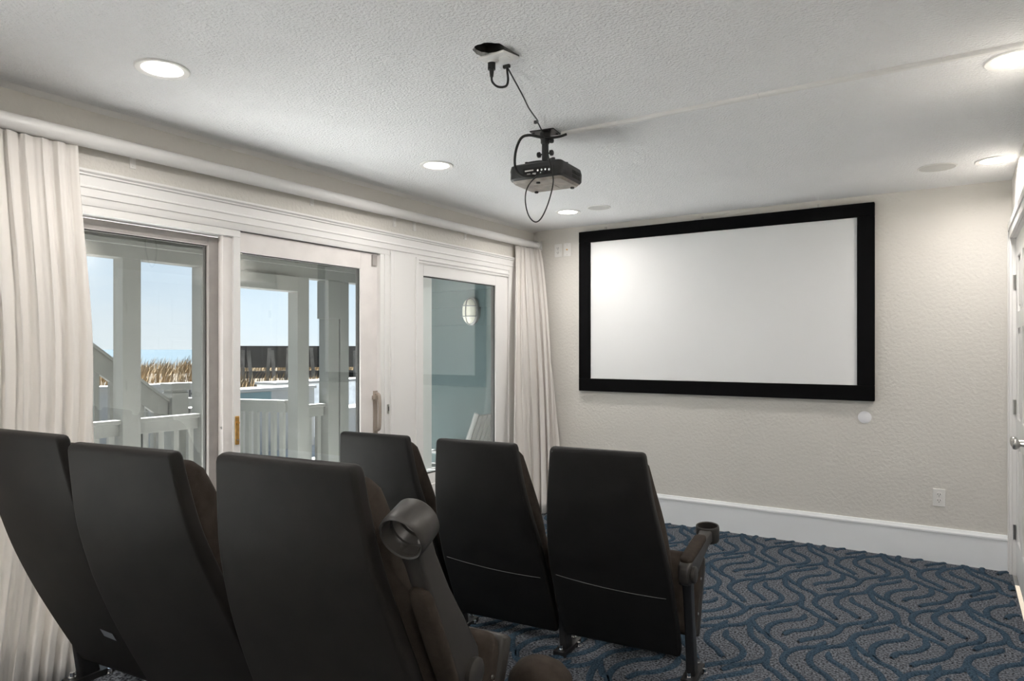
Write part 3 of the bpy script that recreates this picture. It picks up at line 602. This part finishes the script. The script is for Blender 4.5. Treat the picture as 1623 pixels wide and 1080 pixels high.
def seat_meshes():
    me = {}
    me['shell'] = MB().loft(along(BP, lambda s: 0.0, lambda s: SHELL_T * (0.85 + 0.25 * s), lambda w, s: w, 0.012)).mesh('back_shell', 'plastic', True, 40)
    cp = BP[2:-3]
    def bulge(s):
        return 0.040 + 0.075 * math.sin(PI * min(1, max(0, s * 1.15 + 0.06))) ** 0.6 if s < 0.82 else 0.075 - 0.02 * (s - 0.82) / 0.18
    me['shellworn'] = me['shell'].copy(); me['shellworn'].materials[0] = M['plasticworn']
    me['cushion'] = MB().loft(along(cp, lambda s: SHELL_T * 0.7, lambda s: SHELL_T * 0.7 + bulge(s), lambda w, s: w - 0.03, 0.028, 0.022)).mesh('back_cushion', 'fabric', True, 60)
    # seat folded up in front of the lower back
    sp = [Vector((0.545 - 0.14 * i / 8, 0.455 - 0.33 * i / 8, 0.44)) for i in range(9)]
    me['seat'] = MB().loft(along(sp, lambda s: 0.0, lambda s: 0.085 + 0.02 * math.sin(PI * s), lambda w, s: w, 0.034, 0.034)).mesh('seat_cushion', 'fabric', True, 60)
    me['pan'] = MB().loft(along(sp, lambda s: 0.080, lambda s: 0.135, lambda w, s: w + 0.012, 0.016, 0.016)).mesh('seat_pan', 'plastic2', True, 40)
    lg = []
    for y, z, dx, dy in ((0.262, 0.455, 0.020, 0.036), (0.275, 0.40, 0.018, 0.032), (0.31, 0.22, 0.017, 0.030), (0.345, 0.02, 0.019, 0.036)):
        lg.append([Vector((v.x, v.y + y, z)) for v in rrect(dx * 2, dy * 2, 0.008, 0)])
    me['column'] = MB().loft(lg).mesh('standard', 'steel', True, 40)
    me['foot'] = MB().box(-0.03, 0.03, 0.265, 0.455, 0.0, 0.022).mesh('foot_plate', 'steel')
    me['bolt'] = MB().cyl((0, 0, 0), (0, 0, 0.008), 0.013, n=12).cyl((0, 0, 0.008), (0, 0, 0.024), 0.008, n=8).mesh('bolt', 'chrome', True)
    # arm: local frame, pivot at origin, +Y forward, +Z up
    ab = []
    for y, w, z0, z1 in ((-0.045, 0.034, -0.03, 0.024), (-0.03, 0.048, -0.046, 0.040), (0.03, 0.054, -0.058, 0.044), (0.12, 0.052, -0.045, 0.044), (0.24, 0.050, -0.024, 0.044), (0.34, 0.048, -0.016, 0.044), (0.385, 0.058, -0.012, 0.044)):
        ab.append([Vector((v.x, y, (z0 + z1) / 2 + v.y)) for v in rrect(w, z1 - z0, 0.010, 0)])
    me['arm'] = MB().loft(ab).mesh('armrest', 'plastic2', True, 45)
    pd = []
    for y, w, h in ((-0.01, 0.020, 0.008), (-0.004, 0.040, 0.020), (0.01, 0.052, 0.028), (0.13, 0.056, 0.032), (0.265, 0.054, 0.030), (0.288, 0.044, 0.022), (0.296, 0.022, 0.010)):
        pd.append([Vector((v.x, y, 0.046 + v.y)) for v in rrect(w, h, min(w, h) * 0.45, 0)])
    me['pad'] = MB().loft(pd).mesh('armrest_pad', 'fabric', True, 60)
    cy = 0.427
    ring = [(0.042, -0.018), (0.046, -0.022), (0.051, -0.016), (0.053, 0.040), (0.052, 0.050), (0.049, 0.053), (0.0455, 0.050), (0.044, 0.020), (0.040, 0.018), (0.039, -0.004), (0.033, -0.006), (0.033, -0.014), (0.042, -0.018)]
    me['cup'] = MB().lathe(ring, 36, Matrix.Translation((0, cy, 0)), cap=False).mesh('cup_holder', 'plastic2', True, 40)
    me['cap'] = MB().lathe([(0.034, 0), (0.034, 0.012), (0.028, 0.017), (0.01, 0.018)], 28, Matrix.Translation((0.026, 0, -0.008)) @ Matrix.Rotation(PI / 2, 4, 'Y')).mesh('pivot_cap', 'plastic2', True, 40)
    return me
SM = seat_meshes()
def put(name, me, parent, loc=(0, 0, 0), rot=(0, 0, 0)):
    o = bpy.data.objects.new(name, me); col.objects.link(o); o.parent = parent; o.location = loc; o.rotation_euler = rot; return o
def on_back(z):
    for a, b in zip(BP[:-1], BP[1:]):
        if b.y <= z <= a.y:
            t = (a.y - z) / (a.y - b.y); return a.x + (b.x - a.x) * t, a.z + (b.z - a.z) * t
    return BP[-1].x, BP[-1].z
def theatre_seat(label, group, x, y, z, yaw, arm_angle, tilt=0.0, left=False, seam=False, sticker=False, sx0=0.29, seat_dx=0.0, arm_y=0.270):
    t = thing('theatre_seat', label, 'theatre seat', (x, y, z), (0, 0, yaw), group)
    py, pz = 0.30, 0.09
    rot = (tilt, 0, 0)
    off = Vector((0, py, pz)) - Matrix.Rotation(tilt, 3, 'X') @ Vector((0, py, pz)) if tilt else Vector((0, 0, 0))
    sh = put('back_shell', SM['shellworn' if z > 0 else 'shell'], t, off, rot)
    put('back_cushion', SM['cushion'], t, off, rot)
    if seam:
        pts = []
        for i in range(15):
            u = i / 14 - 0.5; zz = 0.395 - 0.030 * (u + 0.5) + 0.012 * (2 * u) ** 2; yy, ww = on_back(zz)
            pts.append((u * 0.90 * ww, yy - 0.0004, zz))
        MB().tube(pts, 0.0011, n=5, steps=2).build('scuff_line', mat('pale scuff', (0.20, 0.20, 0.20), 0.6), sh)
    if sticker:
        zz = 0.30; yy, ww = on_back(zz); yb, _ = on_back(zz - 0.03)
        MB().add([(0.02, yy - 0.0015, zz), (0.085, yy - 0.0015, zz - 0.004), (0.085, yb - 0.0015, zz - 0.034), (0.02, yb - 0.0015, zz - 0.030)], [(0, 1, 2, 3)]).build('label_sticker', mat('grey label', (0.20, 0.22, 0.25), 0.5), sh)
    st_ = put('seat_cushion', SM['seat'], t, (seat_dx, seat_dx, 0)); pn = put('seat_pan', SM['pan'], st_)
    for zz in (0.20, 0.34):
        MB().cyl((0.226, 0.115 + 0.335 + (zz - 0.13) * 0.42, zz), (0.230, 0.115 + 0.335 + (zz - 0.13) * 0.42, zz), 0.006, n=10).build('screw', 'nickel', st_)
    for sx_ in ([sx0, -sx0] if left else [sx0]):
        c = put('standard', SM['column'], t, (sx_, 0, 0)); put('foot_plate', SM['foot'], c)
        for by in (0.285, 0.435): put('bolt', SM['bolt'], c, (0.0, by, 0.022))
        put('bolt', SM['bolt'], c, (0.04, 0.40, 0.0))
        a = put('armrest', SM['arm'], t, (sx_, arm_y, 0.478), (arm_angle, 0, 0))
        put('armrest_pad', SM['pad'], a); put('cup_holder', SM['cup'], a); put('pivot_cap', SM['cap'], a)
    return t
cy_, sy_ = math.cos(0.094), math.sin(0.094)
g1 = 'front row theatre seats'; g2 = 'rear row theatre seats'
theatre_seat('black backed theatre seat, right end of the front row, armrest lowered', g1, 1.974, -2.800, 0, 0.094, 0.10, seam=True, sx0=0.305, seat_dx=0.06, arm_y=0.235)
theatre_seat('black backed theatre seat, middle of the front row, pale scuff line', g1, 1.974 - 0.56 * cy_, -2.800 - 0.56 * sy_, 0, 0.094, 0.10, seam=True)
theatre_seat('black backed theatre seat, front row next to the glass doors', g1, 1.974 - 1.12 * cy_, -2.800 - 1.12 * sy_, 0, 0.094, 0.10, left=True)
theatre_seat('dark theatre seat, right end of the rear row, armrest raised', g2, 1.965, -4.312, 0.165, 0.105, 2.02)
theatre_seat('dark theatre seat, middle of the rear row', g2, 1.375, -4.31, 0.165, 0.14, 0.10, tilt=0.05)
theatre_seat('dark theatre seat with grey label, rear row at the left edge', g2, 0.80, -4.30, 0.165, 0.10, 0.10, tilt=0.05, left=True, sticker=True)

# rounded brown pad next to the raised armrest
ft = thing('floor_cushion', 'rounded brown upholstered pad at the bottom edge beside the raised armrest', 'cushion', (2.185, -3.585, 0.165))
ft.scale = (0.84, 0.70, 0.95)
MB().loft([rrect(0.17, 0.17, 0.04, 0.0), rrect(0.19, 0.19, 0.05, 0.02), rrect(0.19, 0.19, 0.05, 0.24)]).build('base', 'plastic2', ft, smooth=True)
MB().loft([rrect(0.195, 0.195, 0.055, 0.235), rrect(0.21, 0.21, 0.06, 0.27), rrect(0.20, 0.20, 0.07, 0.31), rrect(0.16, 0.16, 0.07, 0.338), rrect(0.10, 0.10, 0.045, 0.352), rrect(0.04, 0.04, 0.018, 0.357)]).build('pad', 'fabric', ft, smooth=True, angle=70)

# ------------------------------------------------------------------ porch outside the glass doors
DZ0 = -0.10
pd_ = tag(thing('porch_deck', 'grey porch deck boards outside the glass doors', 'deck', (0, 0, DZ0), kind=ST), None)
brd = MB().box(-0.068, 0.068, -8.5, 0.1, -0.03, 0).mesh('deck_board', 'deck')
for i in range(15): put('deck_board', brd, pd_, (-0.22 - i * 0.143, 0, 0))
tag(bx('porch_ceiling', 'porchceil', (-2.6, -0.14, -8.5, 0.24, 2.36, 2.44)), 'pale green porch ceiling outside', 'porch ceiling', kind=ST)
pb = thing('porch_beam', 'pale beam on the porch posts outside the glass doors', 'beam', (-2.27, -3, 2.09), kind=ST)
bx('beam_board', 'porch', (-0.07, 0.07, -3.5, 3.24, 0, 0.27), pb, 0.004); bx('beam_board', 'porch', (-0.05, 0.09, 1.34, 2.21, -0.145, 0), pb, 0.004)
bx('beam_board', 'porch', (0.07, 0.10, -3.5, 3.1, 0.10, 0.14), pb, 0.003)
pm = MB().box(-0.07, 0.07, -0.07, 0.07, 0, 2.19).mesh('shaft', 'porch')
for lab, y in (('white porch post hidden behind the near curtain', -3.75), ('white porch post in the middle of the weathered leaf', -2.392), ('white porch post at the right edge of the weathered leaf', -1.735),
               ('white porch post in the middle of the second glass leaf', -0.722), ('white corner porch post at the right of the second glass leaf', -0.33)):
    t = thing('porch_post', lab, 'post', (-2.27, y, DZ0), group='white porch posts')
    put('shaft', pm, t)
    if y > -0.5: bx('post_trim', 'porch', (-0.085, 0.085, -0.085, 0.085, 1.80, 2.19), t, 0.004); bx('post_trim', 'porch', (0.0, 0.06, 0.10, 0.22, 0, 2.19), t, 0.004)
bal = MB().box(-0.02, 0.02, -0.022, 0.022, 0, 0.70).mesh('baluster', 'porch')
def railing(label, p, q, top, h=0.125, step=0.106):
    p = Vector((*p, 0)); q = Vector((*q, 0)); L_ = (q - p).length; a = math.atan2(q.y - p.y, q.x - p.x)
    t = thing('porch_railing', label, 'railing', (p.x, p.y, DZ0), (0, 0, a - PI / 2), group='white porch railings')
    T = top - DZ0
    bx('top_rail', 'porch', (-0.035, 0.05, 0, L_, T - 0.03, T), t, 0.004); bx('rail_board', 'porch', (-0.02, 0.02, 0, L_, T - h, T - 0.03), t, 0.003)
    bx('bottom_rail', 'porch', (-0.03, 0.03, 0, L_, 0.08, 0.12), t, 0.003)
    n = max(2, int(L_ / step))
    for i in range(n):
        b_ = put('baluster', bal, t, (0, (i + 0.5) * L_ / n, 0.12)); b_.scale = (1, 1, (T - h - 0.12) / 0.70)
    return t
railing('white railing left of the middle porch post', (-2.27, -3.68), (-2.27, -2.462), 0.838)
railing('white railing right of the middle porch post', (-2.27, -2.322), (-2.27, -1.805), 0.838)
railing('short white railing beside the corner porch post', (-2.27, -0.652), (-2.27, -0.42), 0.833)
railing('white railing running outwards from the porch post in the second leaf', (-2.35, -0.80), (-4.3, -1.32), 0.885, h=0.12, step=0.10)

sw = thing('porch_side_wall', 'blue grey lap siding wall at the end of the porch', 'wall', (-0.14, 0.10, DZ0), kind=ST)
bx('sheathing', 'siding', (-2.02, 0, 0.03, 0.12, 0, 2.46), sw)
sb = MB().add([(-2.02, 0.03, 0.172), (0, 0.03, 0.172), (0, 0.002, 0), (-2.02, 0.002, 0), (-2.02, 0.032, 0), (0, 0.032, 0)], [(0, 3, 2, 1), (3, 4, 5, 2), (0, 1, 5, 4), (0, 4, 3), (1, 2, 5)]).mesh('siding_board', 'siding')
for i in range(14): put('siding_board', sb, sw, (0, 0, i * 0.172))
wl = thing('bulkhead_light', 'oval caged bulkhead light on the blue porch wall', 'wall light', (-0.755, 0.10, 1.752))
def oval(w, h, y, n=32): return [Vector((w * math.cos(2 * PI * i / n) , y, math.copysign(abs(math.sin(2 * PI * i / n)) ** 0.8, math.sin(2 * PI * i / n)) * h)) for i in range(n)]
MB().loft([oval(0.085, 0.135, 0.03), oval(0.085, 0.135, -0.025), oval(0.075, 0.125, -0.035)]).build('base', 'outwhite', wl, smooth=True)
MB().loft([oval(0.07, 0.118, -0.03), oval(0.066, 0.112, -0.065), oval(0.045, 0.085, -0.09), oval(0.015, 0.03, -0.098)]).build('globe', 'frost', wl, smooth=True)
MB().tube([(0, -0.03, 0.128), (0, -0.085, 0.10), (0, -0.106, 0), (0, -0.085, -0.10), (0, -0.03, -0.128)], 0.005, n=6).build('cage_bar', 'outwhite', wl, smooth=True)
for z in (-0.05, 0.05): MB().tube([(0.08, -0.03, z), (0.06, -0.08, z), (0, -0.103, z), (-0.06, -0.08, z), (-0.08, -0.03, z)], 0.005, n=6).build('cage_bar', 'outwhite', wl, smooth=True)

dc = thing('deck_chair', 'white slatted deck chair on the porch behind the fixed window', 'chair', (-0.62, -0.24, DZ0))
for s in (-1, 1):
    MB().tube([(0.10, s * 0.22, 0.36), (0.22, s * 0.22, 0.66), (0.325, s * 0.22, 0.93)], 0.022, n=8, flat=0.7).build('back_post', 'outwhite', dc, smooth=True)
    MB().box(-0.36, 0.16, s * 0.22 - 0.02, s * 0.22 + 0.02, 0.34, 0.40).build('seat_rail', 'outwhite', dc, bevel=0.004)
    MB().box(-0.36, 0.20, s * 0.25 - 0.03, s * 0.25 + 0.03, 0.56, 0.585).build('arm', 'outwhite', dc, bevel=0.004)
    for x in (-0.33, 0.12): MB().box(x - 0.02, x + 0.02, s * 0.25 - 0.018, s * 0.25 + 0.018, 0, 0.56).build('leg', 'outwhite', dc, bevel=0.003)
for i in range(6):
    y = -0.165 + i * 0.066
    MB().box(-0.012, 0.012, y - 0.028, y + 0.028, 0, 0.58, Matrix.Translation((0.115, 0, 0.37)) @ Matrix.Rotation(0.37, 4, 'Y')).build('back_slat', 'outwhite', dc, bevel=0.003)
for i in range(6): bx('seat_slat', 'outwhite', (-0.35 + i * 0.075, -0.29 + i * 0.075, -0.2, 0.2, 0.40, 0.418), dc, 0.003)

# stairs going up at the left
sr = thing('stair_railing', 'pale sloping stair rail seen through the weathered leaf', 'railing', (-3.3, -1.40, -0.4))
sl = MB(); y0, z0, y1, z1 = -2.9, 1.975, -1.465, 0.870
for a, b, nm, th in ((0.0, -0.20, 'rail_board', 0.025), (0.03, 0.0, 'rail_cap', 0.055)):
    MB().add([(sx_, y + 1.40, z + d + 0.4) for sx_ in (-th, th) for y, z, d in ((y0, z0, b), (y1, z1, b), (y1, z1, a), (y0, z0, a))], [(0, 1, 2, 3), (7, 6, 5, 4), (0, 4, 5, 1), (1, 5, 6, 2), (2, 6, 7, 3), (3, 7, 4, 0)]).build(nm, 'porch', sr, bevel=0.003)
for i in range(10):
    y = -2.8 + i * 0.135; zt = z0 + (z1 - z0) * (y - y0) / (y1 - y0) - 0.18
    bx('baluster', 'porch', (-0.02, 0.02, y + 1.40 - 0.022, y + 1.40 + 0.022, 0, zt + 0.4), sr)
bx('stringer', 'porch', (0.03, 0.07, -1.4, -0.1, 0.25, 0.5), sr)
nw = thing('newel_post', 'capped square newel post at the foot of the stair rail', 'post', (-3.3, -1.375, -0.4))
bx('shaft', 'porch', (-0.085, 0.085, -0.085, 0.085, 0, 1.36), nw, 0.004); bx('collar', 'porch', (-0.075, 0.075, -0.075, 0.075, 1.36, 1.385), nw)
bx('cap', 'porch', (-0.10, 0.10, -0.10, 0.10, 1.385, 1.455), nw, 0.006)
lw = thing('landing_wall', 'white capped landing wall beyond the newel post', 'wall', (-3.3, -0.9, -0.4))
bx('wall_panel', 'outwhite', (-0.05, 0.05, -0.36, 0.4, 0, 1.16), lw); bx('wall_cap', 'outwhite', (-0.09, 0.09, -0.37, 0.42, 1.16, 1.20), lw, 0.004)

# lower deck with white boxes and panels
ld = tag(bx('lower_deck', 'outwhite', (-8.6, -2.36, -6, 9, -0.62, -0.42)), 'bright sunlit lower deck beyond the porch', 'deck', kind=ST)
def boxwall(label, x, y0, y1, zt, inset=None, depth=0.5, m='outwhite'):
    t = thing('deck_box', label, 'deck box', (x, (y0 + y1) / 2, -0.42)); h = (y1 - y0) / 2
    bx('body', m, (-depth, 0, -h, h, 0, zt + 0.42 - 0.05), t, 0.004); bx('lid', 'outwhite', (-depth - 0.03, 0.03, -h - 0.03, h + 0.03, zt + 0.42 - 0.05, zt + 0.42), t, 0.005)
    if inset: bx('inset_panel', 'teal', (0.0, 0.012, inset[0] - (y0 + y1) / 2, inset[1] - (y0 + y1) / 2, inset[2] + 0.42, inset[3] + 0.42), t)
    return t
boxwall('long white deck box behind the newel post', -6.9, -2.2, 1.42, 0.86, inset=None, depth=0.25)
boxwall('white deck box with a teal panel beyond the second leaf', -7.0, 1.55, 3.6, 0.705, inset=(1.95, 2.62, 0.50, 0.64))
boxwall('grey sided white topped box in front of the dark timber wall', -7.9, 3.45, 6.5, 0.74, depth=0.6, m='deck')
boxwall('white deck box beside the corner porch post', -5.6, 3.1, 5.0, 0.38, depth=0.5)
ns = thing('notice_sign', 'small white sign with the letter K on the long deck box', 'sign', (-6.90, 1.05, 0.69))
bx('sign_board', 'outwhite', (0.0, 0.012, -0.10, 0.10, -0.085, 0.085), ns)
MB().box(0.012, 0.016, -0.045, -0.022, -0.065, 0.065).add([(0.016, y, z) for y, z in ((-0.02, 0.0), (0.035, 0.065), (0.06, 0.065), (0.0, 0.0), (0.06, -0.065), (0.035, -0.065))], [(0, 3, 2, 1), (0, 5, 4, 3)]).build('lettering', 'dark', ns)

# dune, grass, timber wall and sea
def dune_z(x, y):
    d = -x
    s = min(1, max(0, (d - 9) / 15)); s = s * s * (3 - 2 * s)
    e_ = min(1, max(0, (d - 27) / 18)); e_ = e_ * e_ * (3 - 2 * e_)
    n = 0.10 * math.sin(y * 0.55 + x * 0.3) + 0.07 * math.sin(y * 1.3 - x * 0.7) + 0.05 * math.sin(y * 0.21 + 2)
    g = math.exp(-((x + 15) ** 2 + (y - 10.5) ** 2) / 45.0)
    return -0.95 + 0.75 * g + 1.35 * s - 3.6 * e_ + n * (0.4 + s)
vs = []; fs = []; nx, ny = 46, 70
for i in range(nx):
    for j in range(ny):
        x = -8.2 - 44 * (i / (nx - 1)); y = -25 + 90 * j / (ny - 1); vs.append((x, y, dune_z(x, y)))
for i in range(nx - 1):
    for j in range(ny - 1): a = i * ny + j; fs.append((a, a + ny, a + ny + 1, a + 1))
tag(MB().add(vs, fs).build('dune', 'sand', smooth=True, angle=180), 'sandy dune rising towards the sea', 'dune', kind=ST)
tag(bx('ground', 'sand', (-12, 8, -30, 40, -1.3, -1.0)), 'sand around the house', 'ground', kind=ST)
tag(MB().add([(-40, -3000, -3.0), (-40, 6000, -3.0), (-9000, 6000, -3.0), (-9000, -3000, -3.0)], [(0, 1, 2, 3)]).build('sea', 'sea'), 'blue grey sea on the horizon', 'sea', kind=ST)
gr = MB(); rg = random.Random(21)
for k in range(30000):
    x = -rg.uniform(10.5, 30); y = rg.uniform(-8, 34) 
    if not (0.15 * -x - 6 < y < 1.15 * -x + 3): continue
    z = dune_z(x, y) - 0.03; h = rg.uniform(0.25, 0.62) * (1.2 if x < -16 else 0.9); a = rg.uniform(0, 2 * PI); w = rg.uniform(0.010, 0.022)
    lx, ly = rg.uniform(-0.22, 0.22) * h * 1.3, rg.uniform(0.0, 0.5) * h
    c, s = math.cos(a) * w, math.sin(a) * w
    gr.add([(x - c, y - s, z), (x + c, y + s, z), (x + c * 0.6 + lx * 0.4, y + s * 0.6 + ly * 0.35, z + h * 0.6), (x - c * 0.6 + lx * 0.4, y - s * 0.6 + ly * 0.35, z + h * 0.6), (x + lx, y + ly, z + h)], [(0, 1, 2, 3), (3, 2, 4)])
go = bpy.data.meshes.new('dune_grass'); go.from_pydata(gr.v, [], gr.f); go.materials.append(M['grass'])
go = bpy.data.objects.new('dune_grass', go); col.objects.link(go)
tag(go, 'dry golden grass covering the dune', 'grass', kind='stuff')
F0 = Vector((-16.9, 7.8, 0)); F1 = Vector((-12.8, 13.2, 0)); fa = math.atan2(F1.y - F0.y, F1.x - F0.x); FL = (F1 - F0).length
tw = thing('timber_wall', 'dark tarred timber wall standing in the dune grass', 'timber wall', (F0.x, F0.y, -0.4), (0, 0, fa))
rt2 = random.Random(4)
for i, (a, b) in enumerate(((0.50, 0.74), (0.84, 1.08), (1.19, 1.42), (1.42, 1.66), (1.66, 1.90))):
    bx('plank', 'timber', (0, FL, -0.04 + 0.01 * i, 0.03 + 0.01 * i, a, b), tw)
n = int(FL / 0.32)
for i in range(n):
    x = (i + 0.5) * FL / n + rt2.uniform(-0.04, 0.04); ln = rt2.uniform(-0.10, 0.10)
    MB().box(-0.055, 0.055, -0.12, -0.03, 0, rt2.uniform(1.72, 1.86), Matrix.Translation((x, 0, 0)) @ Matrix.Rotation(ln, 4, 'Y')).build('pile_post', 'timberlit', tw)
bx('post_top', 'timber', (2.65, 2.85, -0.05, 0.1, 1.88, 2.0), tw)
